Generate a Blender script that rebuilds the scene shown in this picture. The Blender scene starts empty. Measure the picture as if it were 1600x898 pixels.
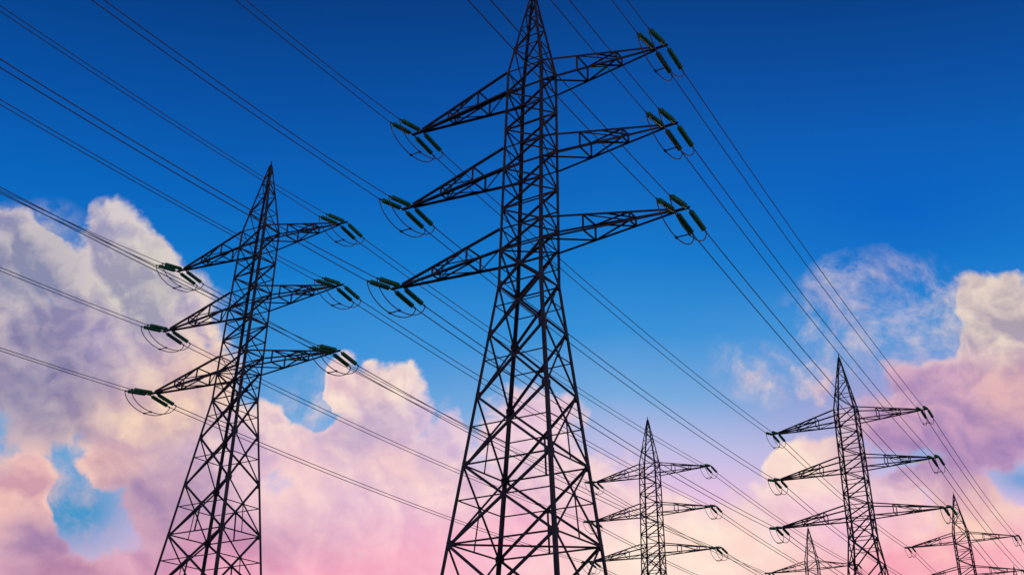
import bpy, bmesh, math, random
from mathutils import Vector, Matrix
random.seed(7)
C = bpy.context.scene.collection
R = math.radians

# ------------------------------------------------------------------ camera
scene = bpy.context.scene
F_PX = 1645.5                       # focal length for a 1600 px wide frame
cd = bpy.data.cameras.new('camera'); cam = bpy.data.objects.new('camera', cd); C.objects.link(cam)
cd.sensor_width = 36; cd.lens = F_PX / 1600 * 36
cd.shift_x = -85.8 / 1600; cd.shift_y = -94.0 / 1600
cd.clip_start = 0.1; cd.clip_end = 60000
cam.matrix_world = Matrix.Translation((0, 0, 1.67)) @ Matrix.Rotation(R(90 + 28.522), 4, 'X') @ Matrix.Rotation(R(-0.272), 4, 'Z')
scene.camera = cam
scene.view_settings.view_transform = 'Standard'; scene.view_settings.look = 'None'
scene.view_settings.gamma = 1; scene.view_settings.exposure = 0

# ------------------------------------------------------------------ sky (world)
def lin(c):
    f = lambda v: (v / 255) / 12.92 if v / 255 <= .04045 else ((v / 255 + .055) / 1.055) ** 2.4
    return (f(c[0]), f(c[1]), f(c[2]), 1)

SUN_AZ, SUN_EL = 13.0, 5.0          # low sun behind the pylons, hidden in the glow near the horizon
world = bpy.data.worlds.new('World'); scene.world = world; world.use_nodes = True
nt = world.node_tree; nt.nodes.clear(); N = nt.nodes.new; K = nt.links.new

def put(sock, v):
    if isinstance(v, bpy.types.NodeSocket): K(v, sock)
    else: sock.default_value = v
def math_(op, a, b=None, c=None, clamp=False):
    n = N('ShaderNodeMath'); n.operation = op; n.use_clamp = clamp
    put(n.inputs[0], a)
    if b is not None: put(n.inputs[1], b)
    if c is not None: put(n.inputs[2], c)
    return n.outputs[0]
def vec_(op, a, b=None, s=None):
    n = N('ShaderNodeVectorMath'); n.operation = op; put(n.inputs[0], a)
    if b is not None: put(n.inputs[1], b)
    if s is not None: put(n.inputs['Scale'], s)
    return n.outputs['Value'] if op in ('LENGTH', 'DOT_PRODUCT', 'DISTANCE') else n.outputs[0]
def smooth(v, a, b, c=0.0, d=1.0):
    n = N('ShaderNodeMapRange'); n.interpolation_type = 'SMOOTHSTEP'
    put(n.inputs[0], v); put(n.inputs[1], a); put(n.inputs[2], b); n.inputs[3].default_value = c; n.inputs[4].default_value = d
    return n.outputs[0]
def mixc(f, a, b):
    n = N('ShaderNodeMix'); n.data_type = 'RGBA'; put(n.inputs[0], f); put(n.inputs[6], a); put(n.inputs[7], b)
    return n.outputs[2]
def noise(v, scale, detail, rough, dist=0.0, lac=2.0):
    n = N('ShaderNodeTexNoise'); put(n.inputs['Vector'], v); n.inputs['Scale'].default_value = scale
    n.inputs['Detail'].default_value = detail; n.inputs['Roughness'].default_value = rough
    n.inputs['Distortion'].default_value = dist; n.inputs['Lacunarity'].default_value = lac
    return n

tc = N('ShaderNodeTexCoord'); D3 = tc.outputs['Generated']
sp = N('ShaderNodeSeparateXYZ'); K(D3, sp.inputs[0])
az = math_('MULTIPLY', math_('ARCTAN2', sp.outputs[0], sp.outputs[1]), 180 / math.pi)
el = math_('MULTIPLY', math_('ARCSINE', sp.outputs[2]), 180 / math.pi)
cb = N('ShaderNodeCombineXYZ'); K(az, cb.inputs[0]); K(el, cb.inputs[1]); AE = cb.outputs[0]

def blob(vec, a, e, ra, re, rot=0.0, kind='QUADRATIC_SPHERE'):
    """1 at (azimuth a, elevation e), falling to 0 at the edge of an ellipse of radii ra, re degrees."""
    m = N('ShaderNodeMapping'); m.vector_type = 'TEXTURE'; K(vec, m.inputs['Vector'])
    m.inputs['Location'].default_value = (a, e, 0); m.inputs['Rotation'].default_value = (0, 0, R(rot))
    m.inputs['Scale'].default_value = (ra, re, 1)
    g = N('ShaderNodeTexGradient'); g.gradient_type = kind; K(m.outputs[0], g.inputs[0])
    return g.outputs['Fac']

#SKY_DATA_BEGIN
SKY_RAMP = [(9, (252, 208, 208)), (12, (246, 196, 216)), (14.5, (226, 190, 222)), (17, (185, 185, 225)), (19.5, (116, 168, 219)), (23, (50, 142, 213)), (27, (10, 120, 202)), (31, (0, 99, 187)), (36, (0, 78, 162)), (41, (0, 60, 132)), (50, (0, 48, 115)), (90, (0, 30, 80))]
SHADE_RAMP = [(8, (240, 165, 188)), (11, (232, 172, 200)), (14, (212, 174, 206)), (17, (196, 168, 204)), (22, (168, 152, 192)), (27, (140, 145, 192)), (40, (110, 130, 185))]
LIGHT_RAMP = [(8, (255, 210, 205)), (11, (255, 218, 218)), (14, (252, 216, 218)), (17, (250, 218, 210)), (22, (238, 216, 206)), (27, (216, 204, 208)), (40, (200, 195, 205))]
# azimuth, elevation, radii, tilt (degrees), weight
CLOUDS = [
 (-30.37, 24.14, 3.88, 2.82, -8.3, 1.65),
 (-28.96, 23.47, 4.99, 3.5, 11.1, 1.65),
 (-25.26, 25.2, 2.68, 2.79, 10.0, 1.65),
 (-23.95, 25.03, 1.47, 2.2, 19.2, 1.48),
 (-25.95, 21.45, 7.65, 4.49, 9.1, 1.65),
 (-28.06, 18.6, 6.97, 5.28, 8.8, 1.65),
 (-23.69, 19.86, 5.64, 4.75, 7.7, 1.65),
 (-22.23, 22.01, 2.03, 3.92, 19.8, 1.65),
 (-23.58, 24.1, 2.46, 2.91, 8.9, 1.65),
 (-20.49, 18.32, 3.61, 3.83, 6.1, 1.65),
 (-19.74, 15.84, 5.21, 3.78, 5.1, 1.65),
 (-22.65, 16.18, 6.52, 2.76, -3.9, 1.65),
 (-24.49, 14.69, 2.64, 1.64, 6.1, 1.65),
 (-29.65, 20.19, 5.19, 6.87, 10.1, 1.65),
 (-21.33, 14.13, 3.66, 2.08, 5.0, 1.65),
 (-18.34, 13.12, 5.62, 5.1, 3.9, 1.65),
 (-16.38, 10.47, 9.78, 3.64, 2.7, 1.65),
 (-20.63, 10.24, 4.88, 2.23, 3.5, 1.65),
 (-16.24, 16.45, 1.97, 4.33, 4.2, 1.48),
 (-28.11, 12.8, 2.29, 2.36, 6.3, 1.65),
 (-27.32, 11.77, 2.05, 1.74, 5.6, 1.65),
 (-27.79, 10.86, 2.61, 2.36, 5.3, 1.65),
 (-25.71, 9.6, 4.93, 1.37, 4.2, 1.65),
 (-26.24, 10.71, 2.06, 1.3, 4.8, 1.32),
 (-13.45, 19.21, 2.18, 2.28, 4.0, 1.65),
 (-11.76, 19.05, 2.35, 1.89, 3.4, 1.65),
 (-9.62, 18.9, 2.65, 1.99, -6.7, 1.65),
 (-8.53, 17.54, 1.99, 2.48, 2.2, 1.65),
 (-11.43, 15.77, 7.63, 3.65, 2.7, 1.65),
 (-9.8, 12.61, 10.47, 5.22, 1.8, 1.65),
 (-6.6, 15.95, 3.65, 3.69, 1.5, 1.32),
 (-5.44, 13.36, 6.14, 4.34, 1.0, 1.48),
 (-15.14, 16.2, 2.48, 2.41, 3.9, 1.32),
 (-2.4, 17.01, 4.25, 3.29, 0.4, 1.4),
 (-3.02, 12.74, 10.23, 5.04, 0.4, 1.65),
 (3.75, 10.47, 10.01, 2.91, -0.9, 1.32),
 (8.18, 11.63, 5.48, 3.78, -1.9, 1.4),
 (12.42, 15.44, 2.11, 1.84, -3.5, 1.65),
 (14.28, 15.55, 2.98, 1.73, -4.0, 1.65),
 (13.95, 12.95, 5.83, 3.3, -3.4, 1.48),
 (16.77, 10.3, 10.16, 2.95, -3.3, 1.65),
 (11.77, 11.18, 5.83, 2.79, -2.5, 1.48),
 (18.25, 14.6, 2.3, 0.84, 3.0, 1.48),
 (14.06, 19.04, 2.06, 2.27, -4.7, 0.82),
 (22.98, 22.42, 2.24, 2.22, -8.8, 1.65),
 (24.26, 21.51, 2.55, 2.73, -34.8, 1.65),
 (24.62, 19.52, 2.31, 4.25, -8.5, 1.65),
 (21.31, 18.21, 5.16, 2.32, -17.0, 1.65),
 (23.14, 16.24, 5.91, 3.49, -6.8, 1.65),
 (18.77, 18.66, 2.5, 1.71, 13.2, 1.32),
 (19.14, 17.0, 6.21, 1.92, -10.8, 1.48),
 (22.29, 19.86, 2.39, 2.4, -7.8, 1.48),
 (20.35, 13.11, 2.37, 2.53, -5.0, 1.65),
 (21.49, 11.04, 3.97, 2.46, -4.5, 1.57),
]
WISPS = [
 (16.16, 19.25, 3.56, 2.47, -5.4, 1.0),
 (19.0, 23.92, 2.59, 1.99, -7.6, 1.4),
 (-24.01, 12.37, 3.63, 2.59, -14.7, 1.1),
 (-26.75, 13.0, 2.1, 2.67, 6.0, 1.0),
 (21.25, 21.3, 2.46, 2.93, -7.8, 1.4),
 (-14.44, 18.21, 2.56, 2.47, 4.1, 1.2),
 (16.16, 23.93, 3.74, 2.51, 21.7, 2.0),
 (18.09, 22.7, 3.77, 2.82, -36.6, 2.0),
 (19.82, 20.83, 2.99, 2.45, -7.1, 2.0),
 (11.04, 20.34, 3.2, 1.82, -3.9, 1.6),
 (15.46, 21.65, 2.62, 1.5, -5.7, 1.0),
 (-29.85, 25.69, 3.23, 1.17, 12.3, 1.2),
 (20.9, 23.0, 2.01, 1.97, -8.1, 1.2),
 (-23.0, 22.88, 1.95, 4.42, 18.3, 1.0),
 (-20.94, 20.87, 2.96, 2.92, 7.0, 1.0),
]
HOLLOWS = [
 (-28.34, 26.33, 1.72, 2.03, 11.8, 1.98),
 (-27.65, 21.97, 2.52, 1.46, -19.8, 0.66),
 (-15.46, 19.45, 2.65, 3.67, -4.9, 2.64),
 (-13.82, 17.92, 1.42, 1.37, 3.8, 2.2),
 (-24.94, 12.35, 3.05, 1.59, -31.1, 1.76),
 (20.55, 22.05, 1.6, 3.14, -7.7, 1.1),
 (23.26, 13.6, 1.71, 0.59, -5.9, 1.32),
]
SKY_TINTS = [
 (17.95, 17.77, 13.56, 4.86, -5.7, 0.98, (188, 160, 208)),
 (-25.22, 12.56, 7.01, 5.41, -9.6, 1.43, (70, 150, 203)),
 (-27.15, 14.75, 5.92, 2.89, -13.3, 1.56, (80, 160, 215)),
 (23.53, 13.72, 3.99, 1.94, -16.5, 1.17, (125, 160, 212)),
 (18.58, 15.62, 4.73, 2.41, -15.3, 0.78, (135, 165, 215)),
 (-9.87, 21.86, 11.82, 5.09, 3.2, 0.52, (70, 150, 220)),
 (19.72, 27.85, 17.86, 8.34, -8.7, 0.52, (0, 90, 195)),
 (13.23, 20.85, 11.45, 5.03, -4.8, 0.52, (95, 155, 218)),
 (-14.56, 19.19, 3.44, 2.89, 4.3, 1.04, (75, 155, 218)),
]
CLOUD_TINTS = [
 (-28.77, 17.87, 10.02, 9.89, 8.8, 1.98, (130, 122, 162), (184, 170, 186)),
 (-29.41, 24.02, 5.69, 4.69, 11.5, 1.98, (136, 138, 170), (200, 190, 194)),
 (-24.0, 23.71, 4.9, 5.66, 9.0, 1.98, (156, 152, 176), (218, 208, 198)),
 (-25.22, 20.29, 3.57, 2.7, -11.5, 1.26, (158, 145, 185), (205, 185, 200)),
 (-21.6, 18.2, 8.93, 4.48, 26.9, 2.16, (205, 170, 178), (250, 216, 190)),
 (-24.45, 14.51, 4.06, 2.29, 6.0, 2.16, (216, 170, 175), (253, 210, 190)),
 (-21.47, 13.2, 6.81, 3.45, 4.7, 1.98, (160, 130, 172), (206, 168, 186)),
 (-27.86, 12.88, 4.47, 4.04, 6.2, 2.16, (205, 152, 170), (250, 202, 188)),
 (-26.27, 10.85, 3.8, 2.18, 4.9, 1.8, (140, 115, 165), (196, 150, 180)),
 (-24.61, 9.68, 6.65, 2.17, 4.1, 1.62, (162, 116, 156), (206, 152, 176)),
 (-17.97, 10.69, 10.0, 3.79, 3.1, 1.8, (184, 132, 170), (226, 166, 190)),
 (-10.84, 9.45, 16.94, 3.07, 1.5, 2.34, (238, 155, 185), (253, 185, 202)),
 (-13.22, 19.62, 3.93, 3.33, 4.0, 1.8, (222, 184, 198), (255, 230, 212)),
 (-10.0, 19.15, 3.99, 2.51, 2.8, 1.8, (222, 186, 198), (255, 232, 214)),
 (-10.84, 16.78, 5.61, 2.47, 2.7, 1.44, (192, 168, 198), (222, 194, 208)),
 (-8.46, 15.07, 4.73, 2.45, 1.9, 1.44, (230, 190, 205), (255, 216, 205)),
 (-14.3, 14.32, 4.53, 4.39, 3.2, 1.44, (230, 188, 205), (252, 214, 208)),
 (-6.71, 17.94, 3.56, 3.76, 1.7, 1.44, (190, 172, 215), (215, 192, 222)),
 (-2.05, 17.35, 7.15, 4.6, 0.3, 1.62, (228, 190, 215), (248, 216, 222)),
 (-2.31, 11.15, 11.84, 4.35, 0.2, 1.8, (248, 180, 205), (254, 205, 212)),
 (8.11, 10.69, 12.41, 5.09, -1.8, 2.7, (253, 218, 205), (255, 238, 220)),
 (13.13, 15.72, 5.46, 2.84, -3.8, 2.34, (244, 205, 205), (255, 230, 210)),
 (14.33, 13.4, 4.89, 2.38, -3.6, 1.26, (238, 182, 210), (248, 205, 218)),
 (18.26, 9.91, 11.38, 4.14, -3.5, 2.34, (246, 160, 182), (255, 192, 195)),
 (20.63, 12.93, 4.94, 3.46, -5.0, 2.16, (244, 182, 188), (255, 216, 192)),
 (20.24, 15.93, 10.87, 4.0, -16.0, 2.16, (150, 122, 178), (198, 154, 190)),
 (20.38, 18.48, 7.61, 3.24, -11.7, 1.98, (172, 138, 182), (216, 172, 194)),
 (24.07, 17.7, 4.58, 3.53, -7.7, 1.98, (190, 150, 175), (232, 184, 184)),
 (23.54, 21.95, 5.23, 4.83, -8.9, 2.52, (170, 156, 172), (236, 216, 200)),
 (17.45, 23.11, 6.09, 3.75, -6.8, 1.62, (180, 165, 200), (222, 205, 215)),
]
#SKY_DATA_END

# clear sky: the physical sky adds its own glow to a measured elevation ramp of deep dusk blue
sky = N('ShaderNodeTexSky'); sky.sky_type = 'NISHITA'; sky.sun_disc = False
sky.sun_elevation = R(SUN_EL); sky.sun_rotation = R(SUN_AZ); sky.altitude = 200; sky.ozone_density = 3.0; sky.dust_density = 0.6
ramp = N('ShaderNodeValToRGB'); K(math_('DIVIDE', math_('ADD', el, math_('MULTIPLY', math_('ABSOLUTE', math_('SUBTRACT', az, 3.0)), 0.10)), 90.0), ramp.inputs[0])
er = ramp.color_ramp
while len(er.elements) > 1: er.elements.remove(er.elements[-1])
for i, (e, c) in enumerate(SKY_RAMP):
    x = er.elements[0] if i == 0 else er.elements.new(e / 90)
    x.position = e / 90; x.color = lin(c)
base = ramp.outputs[0]
add = N('ShaderNodeMix'); add.data_type = 'RGBA'; add.blend_type = 'ADD'; add.inputs[0].default_value = 0.006
K(base, add.inputs[6]); K(sky.outputs[0], add.inputs[7]); base = add.outputs[2]
for (a, e, ra, re, rot, w, c) in SKY_TINTS:
    base = mixc(math_('MULTIPLY', blob(AE, a, e, ra, re, rot), w, clamp=True), base, lin(c))

# cloud density: large masses (blobs) broken up by warped fractal noise
w1 = noise(D3, 5.0, 3, .5)
warp = vec_('SCALE', vec_('SUBTRACT', w1.outputs['Color'], (.5, .5, .5)), s=5.0)
w2 = noise(D3, 22.0, 4, .55)
warp2 = vec_('SCALE', vec_('SUBTRACT', w2.outputs['Color'], (.5, .5, .5)), s=2.2)
warp_dir = vec_('SCALE', vec_('SUBTRACT', w1.outputs['Color'], (.5, .5, .5)), s=.08)
AEw = vec_('MULTIPLY', vec_('ADD', vec_('ADD', AE, warp), warp2), (1, 1, 0))
dens = None
for (a, e, ra, re, rot, w) in CLOUDS:
    b = math_('MULTIPLY', blob(AEw, a, e, ra, re, rot, 'SPHERICAL'), w)
    dens = b if dens is None else math_('SMOOTH_MAX', dens, b, .12)
# beyond the frame the cloud belt simply goes on round the horizon
out_f = smooth(math_('ABSOLUTE', az), 34.0, 48.0)
belt = math_('MULTIPLY', math_('MULTIPLY', smooth(el, 34.0, 4.0), out_f), 0.62)
dens = math_('ADD', math_('MINIMUM', dens, 1.25), belt)
# hollows where the blue shows through the masses
for (a, e, ra, re, rot, w) in HOLLOWS:
    dens = math_('SUBTRACT', dens, math_('MULTIPLY', blob(AEw, a, e, ra, re, rot), w))
# torn wisps beside the masses
wis = None
for (a, e, ra, re, rot, w) in WISPS:
    b = math_('MULTIPLY', blob(AEw, a, e, ra, re, rot, 'SPHERICAL'), w)
    wis = b if wis is None else math_('ADD', wis, b)
wfray = noise(vec_('ADD', D3, warp_dir), 17.0, 8, .66, 0.15).outputs['Fac']
wis = math_('MULTIPLY', math_('MINIMUM', wis, 1.0), smooth(wfray, .38, .70))
def billow(v, octaves):
    t = None
    for sc, am in octaves:                      # |noise| gives rounded heads with creases between them
        n = math_('MULTIPLY', math_('ABSOLUTE', math_('SUBTRACT', noise(v, sc, 0, .5).outputs['Fac'], .5)), am)
        t = n if t is None else math_('ADD', t, n)
    return t
OCT = ((11.0, 1.0), (23.0, .55), (49.0, .3))
DW = vec_('ADD', D3, vec_('SCALE', vec_('SUBTRACT', w2.outputs['Color'], (.5, .5, .5)), s=.035))
LD = (0.007, 0.0, 0.012)
fb = noise(D3, 9.0, 9, .56).outputs['Fac']
fine = noise(DW, 34.0, 7, .62).outputs['Fac']
fineL = noise(vec_('ADD', DW, (.002, 0, .0035)), 34.0, 7, .62).outputs['Fac']
fbS = noise(D3, 7.0, 4, .5).outputs['Fac']; fbL = noise(vec_('ADD', D3, LD), 7.0, 4, .5).outputs['Fac']
bi = billow(DW, OCT); biL = billow(vec_('ADD', DW, (.005, 0, .009)), OCT)
tur = math_('ADD', math_('MULTIPLY', math_('SUBTRACT', fb, .5), 1.3), math_('ADD', math_('MULTIPLY', math_('SUBTRACT', fine, .5), .85), math_('MULTIPLY', math_('SUBTRACT', bi, .2), 1.1)))
field = math_('ADD', dens, math_('MULTIPLY', tur, smooth(dens, 0.0, .3)))
alpha = math_('MAXIMUM', smooth(field, .24, .66), math_('MULTIPLY', wis, .85))
# how lit each billow is: towards the light the cloud gets thinner
relief = math_('ADD', math_('MULTIPLY', math_('SUBTRACT', fbS, fbL), 5.0), math_('ADD', math_('MULTIPLY', math_('SUBTRACT', bi, biL), 4.5), math_('MULTIPLY', math_('SUBTRACT', fine, fineL), 1.9)))
edge = smooth(field, 1.0, .40)
lit = math_('ADD', math_('MULTIPLY', edge, .45), math_('ADD', math_('MULTIPLY', relief, smooth(el, 9.0, 21.0, .55, 1.0)), .40), clamp=True)
lit = math_('ADD', math_('MULTIPLY_ADD', lit, .86, .06), math_('MULTIPLY', math_('SUBTRACT', fb, .5), .55), clamp=True)

cshade = N('ShaderNodeValToRGB'); K(math_('DIVIDE', el, 90.0), cshade.inputs[0]); cr = cshade.color_ramp
clight = N('ShaderNodeValToRGB'); K(math_('DIVIDE', el, 90.0), clight.inputs[0]); cl = clight.color_ramp
for rp, data in ((cr, SHADE_RAMP), (cl, LIGHT_RAMP)):
    while len(rp.elements) > 1: rp.elements.remove(rp.elements[-1])
    for i, (e, c) in enumerate(data):
        x = rp.elements[0] if i == 0 else rp.elements.new(e / 90)
        x.position = e / 90; x.color = lin(c)
shade_c, light_c = cshade.outputs[0], clight.outputs[0]
for (a, e, ra, re, rot, w, cs, cl_) in CLOUD_TINTS:
    f = math_('MULTIPLY', blob(AEw, a, e, ra, re, rot), w, clamp=True)
    shade_c = mixc(f, shade_c, lin(cs)); light_c = mixc(f, light_c, lin(cl_))
cloud_c = mixc(lit, shade_c, light_c)
final = mixc(math_('MULTIPLY', alpha, .97), base, cloud_c)
bg = N('ShaderNodeBackground'); K(final, bg.inputs[0]); bg.inputs[1].default_value = 1.0
wo = N('ShaderNodeOutputWorld'); K(bg.outputs[0], wo.inputs[0])
world.cycles.sampling_method = 'MANUAL'; world.cycles.sample_map_resolution = 256

# ------------------------------------------------------------------ sun
sl = bpy.data.lights.new('sun', 'SUN'); sl.energy = 0.9; sl.angle = R(0.5); sl.color = (1, .72, .55)
sun = bpy.data.objects.new('sun', sl); C.objects.link(sun)
sd = Vector((math.sin(R(SUN_AZ)) * math.cos(R(SUN_EL)), math.cos(R(SUN_AZ)) * math.cos(R(SUN_EL)), math.sin(R(SUN_EL))))
sun.rotation_euler = sd.to_track_quat('Z', 'Y').to_euler()

# ------------------------------------------------------------------ materials
def material(name, c1, c2, scale, rough=.6, metal=0.0, bump=0.0, spec=.3):
    m = bpy.data.materials.new(name); m.use_nodes = True; t = m.node_tree; b = t.nodes['Principled BSDF']
    tx = t.nodes.new('ShaderNodeTexCoord'); n = t.nodes.new('ShaderNodeTexNoise'); n.inputs['Scale'].default_value = scale
    n.inputs['Detail'].default_value = 6; t.links.new(tx.outputs['Object'], n.inputs['Vector'])
    r = t.nodes.new('ShaderNodeValToRGB'); r.color_ramp.elements[0].color = (*c1, 1); r.color_ramp.elements[1].color = (*c2, 1)
    r.color_ramp.elements[0].position = .35; r.color_ramp.elements[1].position = .7
    t.links.new(n.outputs['Fac'], r.inputs[0]); t.links.new(r.outputs[0], b.inputs['Base Color'])
    b.inputs['Roughness'].default_value = rough; b.inputs['Metallic'].default_value = metal
    b.inputs['Specular IOR Level'].default_value = spec
    if bump:
        bp = t.nodes.new('ShaderNodeBump'); bp.inputs['Strength'].default_value = bump; bp.inputs['Distance'].default_value = .05
        t.links.new(n.outputs['Fac'], bp.inputs['Height']); t.links.new(bp.outputs[0], b.inputs['Normal'])
    return m
M_STEEL = material('dark_weathered_steel', (.030, .040, .062), (.075, .078, .088), 1.2, .72, 0, 0, .15)
M_GLASS = material('green_insulator_glass', (.025, .24, .10), (.045, .34, .14), 3.0, .45, 0, 0, .3)
M_CABLE = material('weathered_cable', (.12, .125, .14), (.2, .2, .22), 4.0, .8, 0, 0, .1)
M_FIT = material('galvanised_fitting', (.05, .052, .06), (.09, .092, .10), 6.0, .6, 0, 0, .3)
M_CONC = material('concrete', (.22, .21, .20), (.34, .33, .31), 2.0, .9, 0, .3)
M_GROUND = material('meadow', (.035, .05, .018), (.075, .09, .035), .15, .95, 0, .4)

# ------------------------------------------------------------------ helpers
def mesh_obj(name, me, mat=None, parent=None):
    if mat and not me.materials: me.materials.append(mat)
    o = bpy.data.objects.new(name, me); C.objects.link(o)
    if parent: o.parent = parent
    return o
def from_bm(name, bm, mat, parent=None):
    bmesh.ops.recalc_face_normals(bm, faces=bm.faces)
    me = bpy.data.meshes.new(name); bm.to_mesh(me); bm.free()
    return mesh_obj(name, me, mat, parent)

# one metre of angle iron, flange 1, scaled to every member
T_ = .16
PROFILE = [(0, 0), (1, 0), (1, T_), (T_, T_), (T_, 1), (0, 1)]
PROFILE = [(x - .35, y - .35) for x, y in PROFILE]
def angle_bar_mesh():
    bm = bmesh.new()
    a = [bm.verts.new((x, y, 0)) for x, y in PROFILE]; b = [bm.verts.new((x, y, 1)) for x, y in PROFILE]
    for i in range(6): bm.faces.new((a[i], a[(i + 1) % 6], b[(i + 1) % 6], b[i]))
    bm.faces.new(a[::-1]); bm.faces.new(b)
    bmesh.ops.recalc_face_normals(bm, faces=bm.faces)
    me = bpy.data.meshes.new('angle_bar'); bm.to_mesh(me); bm.free(); me.materials.append(M_STEEL); return me
BAR = angle_bar_mesh()
def plate_mesh():
    bm = bmesh.new(); pts = [(-.5, -.3), (-.3, -.5), (.3, -.5), (.5, -.3), (.5, .3), (.3, .5), (-.3, .5), (-.5, .3)]
    a = [bm.verts.new((x, y, -.5)) for x, y in pts]; b = [bm.verts.new((x, y, .5)) for x, y in pts]
    for i in range(8): bm.faces.new((a[i], a[(i + 1) % 8], b[(i + 1) % 8], b[i]))
    bm.faces.new(a[::-1]); bm.faces.new(b); bmesh.ops.recalc_face_normals(bm, faces=bm.faces)
    me = bpy.data.meshes.new('gusset_plate'); bm.to_mesh(me); bm.free(); me.materials.append(M_STEEL); return me
PLATE = plate_mesh()
def bar_matrix(p0, p1, w, out):
    z = (p1 - p0); L = z.length; z.normalize()
    x = out - z * out.dot(z)
    x = x.normalized() if x.length > 1e-4 else z.orthogonal().normalized()
    y = z.cross(x)
    m = Matrix((x, y, z)).transposed().to_4x4(); m.translation = p0
    return m @ Matrix.Diagonal((-w, w, L, 1))
class Sink:
    """collects angle bars either as objects of their own or joined into one mesh"""
    def __init__(self, parent, joined): self.parent = parent; self.joined = joined; self.v = []; self.f = []
    def bar(self, name, p0, p1, w, out):
        p0, p1 = Vector(p0), Vector(p1); m = bar_matrix(p0, p1, w, Vector(out))
        if not self.joined:
            o = bpy.data.objects.new(name, BAR); C.objects.link(o); o.parent = self.parent; o.matrix_basis = m
        else:
            k = len(self.v)
            for v in BAR.vertices: self.v.append(m @ v.co)
            for p in BAR.polygons: self.f.append([k + i for i in p.vertices])
    def plate(self, p, out, s):
        if self.joined: return
        z = Vector(out).normalized(); x = Vector((0, 0, 1)) - z * z.z; x.normalize()
        m = Matrix((x, z.cross(x), z)).transposed().to_4x4(); m.translation = Vector(p)
        o = bpy.data.objects.new('gusset_plate', PLATE); C.objects.link(o); o.parent = self.parent
        o.matrix_basis = m @ Matrix.Diagonal((s, s, .03, 1))
    def finish(self, name):
        if self.joined and self.v:
            me = bpy.data.meshes.new(name); me.from_pydata(self.v, [], self.f); me.materials.append(M_STEEL)
            o = mesh_obj(name, me, None, self.parent); o['kind'] = 'stuff'

def tube(pts, r, n=8):
    bm = bmesh.new(); rings = []
    for i, p in enumerate(pts):
        p = Vector(p); a = Vector(pts[max(i - 1, 0)]); b = Vector(pts[min(i + 1, len(pts) - 1)])
        t = (b - a).normalized(); x = t.cross(Vector((0, 0, 1)))
        x = x.normalized() if x.length > 1e-3 else Vector((1, 0, 0)); y = t.cross(x)
        rings.append([bm.verts.new(p + (x * math.cos(2 * math.pi * k / n) + y * math.sin(2 * math.pi * k / n)) * r) for k in range(n)])
    for a, b in zip(rings, rings[1:]):
        for k in range(n): bm.faces.new((a[k], a[(k + 1) % n], b[(k + 1) % n], b[k]))
    bm.faces.new(rings[0]); bm.faces.new(rings[-1][::-1])
    return bm

# ------------------------------------------------------------------ pylon dimensions (metres, from the base)
Z0 = 6.7
HT = 61.7
hz = dict(m4=60.4, m3=58.9, m2=57.24, m1=55.06, r1=52.7, r2=50.80, r3=49.04, r4=47.26, r5=45.57, r6=43.72, r7=42.08, r8=40.18,
          r9=38.51, r10=36.75, r12=33.97, p1=30.22, p2=25.65, p3=20.91, p4=15.83, p5=9.4, p6=0.25)
ARM = {1: (11.757, 50.887, 'r1', 'r2'), 2: (12.163, 43.79, 'r5', 'r6'), 3: (12.619, 36.769, 'r9', 'r10')}
DBL = 0.94
INS = (3.0, 0.52)                    # reach and drop of a tension string
def half(h):
    if h > hz['r1']:
        k = (HT - h) / (HT - hz['r1']); return 1.627 * k + .05, 1.17 * k + .05
    if h > hz['r12']:
        k = (hz['r1'] - h) / (hz['r1'] - hz['r12']); wu = 1.627 + (1.836 - 1.627) * k; return wu, wu * .721
    return 1.836 + .119 * (hz['r12'] - h), 1.324 + .092 * (hz['r12'] - h)
CN = {'NL': (-1, -1), 'FL': (-1, 1), 'NR': (1, -1), 'FR': (1, 1)}
def P(c, h, inset=0.0):
    h = hz[h] if isinstance(h, str) else h; wu, wv = half(h); a, b = CN[c]
    return Vector((a * (wu - inset), b * (wv - inset), h))
FACES = [('NL', 'NR', (0, -1, 0)), ('NR', 'FR', (1, 0, 0)), ('FL', 'FR', (0, 1, 0)), ('NL', 'FL', (-1, 0, 0))]

# ---- shared small parts
def insulator_mesh():
    prof = [(.34, .03)]; n = 11; L0, L1 = .5, 2.68; st = (L1 - L0) / n
    prof.append((L0 - .02, .05))
    for i in range(n):
        x = L0 + st * i
        prof += [(x, .075), (x + st * .10, .195), (x + st * .42, .205), (x + st * .56, .10), (x + st * .9, .07)]
    prof += [(L1 + .02, .035), (2.80, .03)]
    bm = bmesh.new(); rings = []; m = 12
    for y, r in prof: rings.append([bm.verts.new((r * math.cos(2 * math.pi * k / m), y, r * math.sin(2 * math.pi * k / m))) for k in range(m)])
    for a, b in zip(rings, rings[1:]):
        for k in range(m): bm.faces.new((a[k], a[(k + 1) % m], b[(k + 1) % m], b[k])).smooth = True
    bm.faces.new(rings[0]); bm.faces.new(rings[-1][::-1]); bmesh.ops.recalc_face_normals(bm, faces=bm.faces)
    me = bpy.data.meshes.new('insulator_string'); bm.to_mesh(me); bm.free(); me.materials.append(M_GLASS); return me
INS_ME = insulator_mesh()
def fitting_mesh(y0, y1):
    bm = tube([(0, y0, 0), (0, y1, 0)], .035, 8)
    for y in (y0 + .06, y1 - .06): bmesh.ops.create_cube(bm, size=1, matrix=Matrix.Translation((0, y, 0)) @ Matrix.Diagonal((.07, .14, .13, 1)))
    bmesh.ops.recalc_face_normals(bm, faces=bm.faces)
    me = bpy.data.meshes.new('link_fitting'); bm.to_mesh(me); bm.free(); me.materials.append(M_FIT); return me
FIT_A, FIT_B = fitting_mesh(-.02, .40), fitting_mesh(2.80, 3.05)
JR, JD = .042, 1.55
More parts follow.
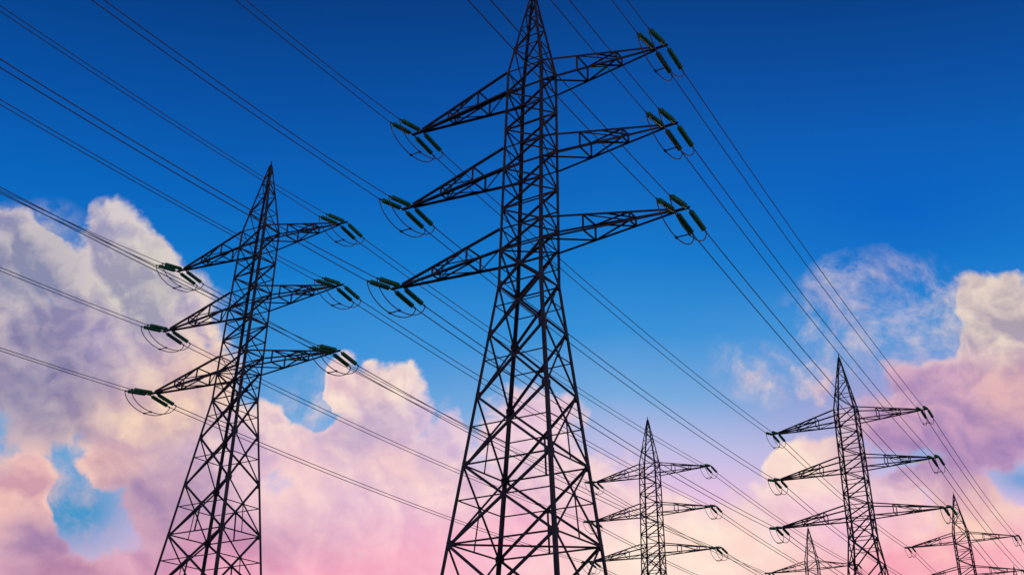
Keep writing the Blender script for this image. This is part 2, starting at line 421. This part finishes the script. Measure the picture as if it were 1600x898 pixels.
def jumper_pts():
    a = Vector((0, -INS[0], -INS[1])); b = Vector((0, INS[0], -INS[1])); out = []
    for i in range(25):
        t = i / 24; c = math.cos(math.pi * t)
        y = -INS[0] * (c * .72 + (1 - 2 * t) * .28)
        out.append((0, y, -INS[1] - JD * math.sin(math.pi * t) ** .9))
    return out
_b = tube(jumper_pts(), JR, 6); bmesh.ops.recalc_face_normals(_b, faces=_b.faces)
JUMP = bpy.data.meshes.new('jumper_cable'); _b.to_mesh(JUMP); _b.free(); JUMP.materials.append(M_CABLE)
_b = tube([(-.47, 0, 0), (.47, 0, 0)], .045, 6)
for x in (-.47, .47): bmesh.ops.create_cube(_b, size=1, matrix=Matrix.Translation((x, 0, 0)) @ Matrix.Diagonal((.12, .26, .14, 1)))
SPAC = bpy.data.meshes.new('cable_spacer'); _b.to_mesh(SPAC); _b.free(); SPAC.materials.append(M_FIT)

def attach_local(level, side, k):                    # k = 0 outer, 1 inner string
    L, t, _, _ = ARM[level]; return Vector((side * (L - DBL * k), 0, t))

def leg_mesh(parent, c):
    a, b = CN[c]; bm = bmesh.new(); rings = []
    for h, w in ((0.0, .27), (hz['p4'], .25), (hz['r12'], .22), (hz['r1'], .225), (HT - .6, .14)):
        o = P(c, h); t = w * .14
        prof = [(0, 0), (w, 0), (w, t), (t, t), (t, w), (0, w)]
        rings.append([bm.verts.new(o + Vector((-a * x, -b * y, 0))) for x, y in prof])
    for r0, r1 in zip(rings, rings[1:]):
        for i in range(6): bm.faces.new((r0[i], r0[(i + 1) % 6], r1[(i + 1) % 6], r1[i]))
    bm.faces.new(rings[0]); bm.faces.new(rings[-1][::-1])
    return from_bm('leg', bm, M_STEEL, parent)

def build_pylon(loc, rz, joined=False):
    root = bpy.data.objects.new('lattice_pylon', None); C.objects.link(root); root.location = loc; root.rotation_euler.z = rz
    for c in CN:
        leg_mesh(root, c)
        bm = bmesh.new(); p = P(c, 0.0)
        bmesh.ops.create_cone(bm, cap_ends=True, segments=12, radius1=.75, radius2=.55, depth=.9, matrix=Matrix.Translation((p.x, p.y, -.25)))
        from_bm('footing', bm, M_CONC, root)
    S = Sink(root, joined); e = .05
    BR, ST = .145, .125
    def face_strut(f, h, w=ST, name='horizontal_strut'):
        c0, c1, o = f; S.bar(name, P(c0, h, e), P(c1, h, e), w, o)
    seq = ['m4', 'm3', 'm2', 'm1', 'r1', 'r2', 'r3', 'r4', 'r5', 'r6', 'r7', 'r8', 'r9', 'r10']
    even = {n: (i % 2 == 1) for i, n in enumerate(seq)}          # r2, r4 ... are 'even' nodes
    for i, n in enumerate(seq):
        for f in FACES: face_strut(f, n, ST if n[0] == 'r' else .10)
        if i + 1 < len(seq):
            m = seq[i + 1]
            for c0, c1, o in FACES:
                # even rings meet at NL and its opposite pattern partner, odd rings at FR
                if even[n]: ce = c0 if c0 in ('NL',) else (c1 if c1 == 'NL' else ('NR' if 'NR' in (c0, c1) else 'FL'))
                else: ce = 'FR' if 'FR' in (c0, c1) else ('NR' if 'NR' in (c0, c1) else 'FL')
                co = c1 if ce == c0 else c0
                S.bar('brace', P(ce, n, e + .02), P(co, m, e + .02), BR if n[0] == 'r' else .11, o)
                if n in ('r1', 'r5', 'r9') and o[0] != 0:
                    S.bar('brace', P(co, n, e + .09), P(ce, m, e + .09), .09, o)
    for i, n in enumerate(seq[3:]):
        big = 'NL' if even[n] else 'FR'
        for c0, c1, o in FACES:
            if big in (c0, c1): S.plate(P(big, n, .02) + (P(c1 if big == c0 else c0, n) - P(big, n)).normalized() * .2, o, .46)
    for c, o in (('NR', (0, -1, 0)), ('FL', (0, 1, 0))):
        for n in ('r1', 'r2', 'r5', 'r6', 'r9', 'r10'): S.plate(P(c, n, .02), o, .36)
    # X panels of the waist and the spread foot
    xs = ['r10', 'r12', 'p1', 'p2', 'p3', 'p4', 'p5', 'p6']
    for i in range(len(xs) - 1):
        n, m = xs[i], xs[i + 1]; hn, hm = hz[n], hz[m]
        for c0, c1, o in FACES:
            wn = (P(c0, n) - P(c1, n)).length; wm = (P(c0, m) - P(c1, m)).length
            t = wn / (wn + wm); hx = hn + (hm - hn) * t
            S.bar('brace', P(c0, n, e), P(c1, m, e), BR + .01, o)
            S.bar('brace', P(c1, n, e + .13), P(c0, m, e + .13), BR + .01, o)
            S.bar('horizontal_strut', P(c0, hx, e + .06), P(c1, hx, e + .06), .09, o)
            X = (P(c0, hx, e) + P(c1, hx, e)) / 2
            S.plate(X, o, .34)
            if m in ('p3', 'p4', 'p5'):
                S.bar('brace', X, (P(c0, m, e) + P(c1, m, e)) / 2, .10, o)
            for c, d in ((c0, c1), (c1, c0)):
                S.plate(P(c, m, .02) + (P(d, m) - P(c, m)).normalized() * .2, o, .44)
        if m in ('r12', 'p3', 'p4', 'p5'):
            for f in FACES: face_strut(f, m, .12)
    S.bar('horizontal_strut', P('NL', 'p4', .1), P('FR', 'p4', .1), .11, (0, 0, 1))
    S.bar('horizontal_strut', P('NL', 'r10', .1), P('FR', 'r10', .1), .09, (0, 0, 1))
    S.finish('bracing')
    bm = bmesh.new(); bmesh.ops.create_cone(bm, cap_ends=True, segments=8, radius1=.19, radius2=.03, depth=1.3, matrix=Matrix.Translation((0, 0, HT - .55)))
    from_bm('peak_cap', bm, M_STEEL, root)
    # cross arms
    for lv, (L, t, rt, rb) in ARM.items():
        for s in (-1, 1):
            near, far = ('NL', 'FL') if s < 0 else ('NR', 'FR')
            A = Sink(root, True)
            tip = {near: Vector((s * (L - DBL - .05), -.10, t)), far: Vector((s * (L - DBL - .05), .10, t))}
            ch = {}
            for c, o in ((near, (0, -1, 0)), (far, (0, 1, 0))):
                ch[c, 't'] = (P(c, rt, .0), tip[c] + Vector((0, 0, .12))); ch[c, 'b'] = (P(c, rb, .0), tip[c] - Vector((0, 0, .02)))
                for k in 'tb': A.bar('', *ch[c, k], .165, o)
            A.bar('', Vector((s * (L - DBL - .35), 0.03, t + .03)), Vector((s * (L + .12), 0.03, t + .03)), .19, (0, -1, 0))
            A.bar('', Vector((s * (L - DBL - .35), -.05, t - .02)), Vector((s * (L + .10), -.05, t - .02)), .15, (0, 0, 1))
            me = bpy.data.meshes.new('cross_arm'); me.from_pydata(A.v, [], A.f); me.materials.append(M_STEEL)
            arm = mesh_obj('cross_arm', me, None, root)
            B = Sink(arm, joined); Q = lambda c, k, f: ch[c, k][0].lerp(ch[c, k][1], f)
            f1, f2 = .325, .675; bw = .10
            for c, o in ((near, (0, -1, 0)), (far, (0, 1, 0))):
                for f in (f1, f2): B.bar('brace', Q(c, 't', f), Q(c, 'b', f), bw + .01, o)
                B.bar('brace', Q(c, 't', f1), Q(c, 'b', f2), bw, o)
            for k, o in (('t', (0, 0, 1)), ('b', (0, 0, -1))):
                B.bar('brace', Q(near, k, f2), Q(far, k, f2), bw, o)
                B.bar('brace', Q(near, k, f1), Q(far, k, f1), bw, o)
                B.bar('brace', Q(near, k, 0.0), Q(far, k, f1), bw, o) if k == 'b' else None
                B.bar('brace', Q(far, k, f1), Q(near, k, f2), bw, o)
                B.bar('brace', Q(near, k, .5), Q(far, k, f2), bw * .9, o)
            B.finish('arm_bracing')
            # tension strings, jumpers
            for k in (0, 1):
                at = attach_local(lv, s, k)
                for dy in (-1, 1):
                    o = mesh_obj('insulator_string', INS_ME, None, root); o.location = at
                    ang = math.atan2(-INS[1], INS[0])
                    o.rotation_euler = (ang, 0, 0) if dy > 0 else (ang, 0, math.pi)
                    for fm in (FIT_A, FIT_B): mesh_obj('link_fitting', fm, None, o)
                j = mesh_obj('jumper_cable', JUMP, None, root); j.location = at
            sp_ = mesh_obj('cable_spacer', SPAC, None, root)
            sp_.location = (attach_local(lv, s, 0) + attach_local(lv, s, 1)) / 2 + Vector((0, -.1, -INS[1] - JD))
    return root

def copy_tree(o, parent=None):
    c = o.copy(); C.objects.link(c)
    if parent: c.parent = parent
    for ch in kids.get(o.name, []): copy_tree(ch, c)
    return c

# ------------------------------------------------------------------ the two lines
AL = R(27.989)
V = Vector((math.sin(AL), math.cos(AL), 0)); U = Vector((math.cos(AL), -math.sin(AL), 0))
LINES = {'A': dict(o=Vector((-2.724, 68.235, 0)), s=94.544, yaw=R(27.989 + 2.142)),
         'B': dict(o=Vector((-32.757, 99.19, 2.371)), s=101.319, yaw=R(27.989 + .269))}
def base(ln, n): return LINES[ln]['o'] + V * LINES[ln]['s'] * n

G = 'lattice pylons of the two parallel power lines'
PYLON_LABEL = {
 ('A', 0): 'tallest dark steel lattice pylon in the centre, its peak cut by the top edge',
 ('B', 0): 'tall dark lattice pylon on the left, in front of the big lilac cloud',
 ('A', 1): 'dark lattice pylon on the right whose peak stands among pink cumulus clouds',
 ('B', 1): 'slim dark lattice pylon whose left arms pass behind the leg of the central pylon',
 ('A', 2): 'small dark lattice pylon at lower right, beside the bottom arm tip of a larger pylon',
 ('B', 2): 'small distant lattice pylon under the bottom left arm of the larger right pylon',
 ('A', 3): 'tiny farthest lattice pylon, only its peak showing in the bottom right corner',
}
first = build_pylon(base('A', 0), -LINES['A']['yaw'])
kids = {}
for o in list(C.objects):
    if o.parent: kids.setdefault(o.parent.name, []).append(o)
pyl = {('A', 0): first}
for key in (('B', 0), ('A', 1), ('B', 1)):
    t = copy_tree(first); t.location = base(*key); t.rotation_euler.z = -LINES[key[0]]['yaw']; pyl[key] = t
small = build_pylon(base('A', 2), -LINES['A']['yaw'], joined=True)
pyl['A', 2] = small
kids = {}
for o in list(C.objects):
    if o.parent: kids.setdefault(o.parent.name, []).append(o)
for key in (('B', 2), ('A', 3)):
    t = copy_tree(small); t.location = base(*key); t.rotation_euler.z = -LINES[key[0]]['yaw']; pyl[key] = t
for k, t in pyl.items(): t['label'] = PYLON_LABEL[k]; t['category'] = 'pylon'; t['group'] = G

# ------------------------------------------------------------------ conductors: every pair of cables is a thing of its own
def end_point(ln, n, lv, s, k, dy):
    y = LINES[ln]['yaw']; a = attach_local(lv, s, k) + Vector((0, dy * (INS[0] + .04), -INS[1] - .01))
    m = Matrix.Rotation(-y, 4, 'Z')
    extra = Vector((0, 0, 0))
    if n < 0: extra = U * {'A': 2.0, 'B': 4.0}[ln] + Vector((0, 0, {'A': 2.0, 'B': 0.0}[ln]))
    return base(ln, n) + m @ a + extra
SIDE = {-1: 'left', 1: 'right'}; LV = {1: 'top', 2: 'middle', 3: 'bottom'}
WHO = {('A', 0): 'central pylon', ('B', 0): 'left pylon', ('A', 1): 'large right pylon',
       ('B', 1): 'slim pylon', ('A', 2): 'small right pylon', ('B', 2): 'distant pylon', ('A', 3): 'corner pylon'}
SAG = {('A', -1): 2.25, ('A', 0): 1.0, ('A', 1): 1.0, ('A', 2): 1.0, ('B', -1): 1.75, ('B', 0): 1.0, ('B', 1): 1.0, ('B', 2): 1.0}
TRIM = {('B', -1, 3, 1): -.75, ('B', -1, 1, -1): .2}   # these spans hang a little tighter or slacker
SQUEEZE = {('A', -1, -1): .34, ('B', -1, 1): .45, ('B', -1, -1): .3}      # pairs drawn closer by their spacers
RAD = {-1: .032, 0: .040, 1: .050, 2: .055}
for (ln, n), sag in SAG.items():
    for lv in ARM:
        for s in (-1, 1):
            root = bpy.data.objects.new('power_line_cable', None); C.objects.link(root)
            root.location = end_point(ln, max(n, 0), lv, s, 0, -1 if n < 0 else 1)
            for k in (0, 1):
                a = end_point(ln, n, lv, s, k, 1); b = end_point(ln, n + 1, lv, s, k, -1)
                pts = []
                inw = U * (s if k else -s) * DBL / 2                    # towards the middle of the pair
                sq = SQUEEZE.get((ln, n, s), 0)
                for i in range(61):
                    t = i / 60; p = a.lerp(b, t); p.z -= 4 * (sag + TRIM.get((ln, n, lv, s), 0)) * t * (1 - t)
                    p += inw * sq * min(1, (1 - t) * 12)
                    pts.append(p - root.location)
                from_bm('conductor', tube(pts, RAD[n], 6), M_CABLE, root)
            if n < 0: lab = 'twin cables rising overhead out of frame from the %s %s arm of the %s' % (LV[lv], SIDE[s], WHO[ln, 0])
            elif (ln, n + 1) in WHO: lab = 'twin cables between the %s %s arms of %s and %s' % (LV[lv], SIDE[s], WHO[ln, n], WHO[ln, n + 1])
            else: lab = 'twin cables leaving the %s %s arm of the %s into the distance' % (LV[lv], SIDE[s], WHO[ln, n])
            root['label'] = lab; root['category'] = 'power cable'; root['group'] = 'twin conductors strung between the pylons'

# ------------------------------------------------------------------ ground, out of view but there
def gz(x, y):
    lat = x * U.x + y * U.y; t = min(max((-lat - 42) / 28, 0), 1)
    return 2.371 * t * t * (3 - 2 * t)
xs_ = [-30000, -9000, -3000, -1000] + list(range(-400, 401, 20)) + [1000, 3000, 9000, 30000]
gv = [(x, y, gz(x, y)) for y in xs_ for x in xs_]; n_ = len(xs_)
gf = [(j * n_ + i, j * n_ + i + 1, (j + 1) * n_ + i + 1, (j + 1) * n_ + i) for j in range(n_ - 1) for i in range(n_ - 1)]
gm = bpy.data.meshes.new('ground'); gm.from_pydata(gv, [], gf)
g = mesh_obj('ground', gm, M_GROUND); g['kind'] = 'structure'
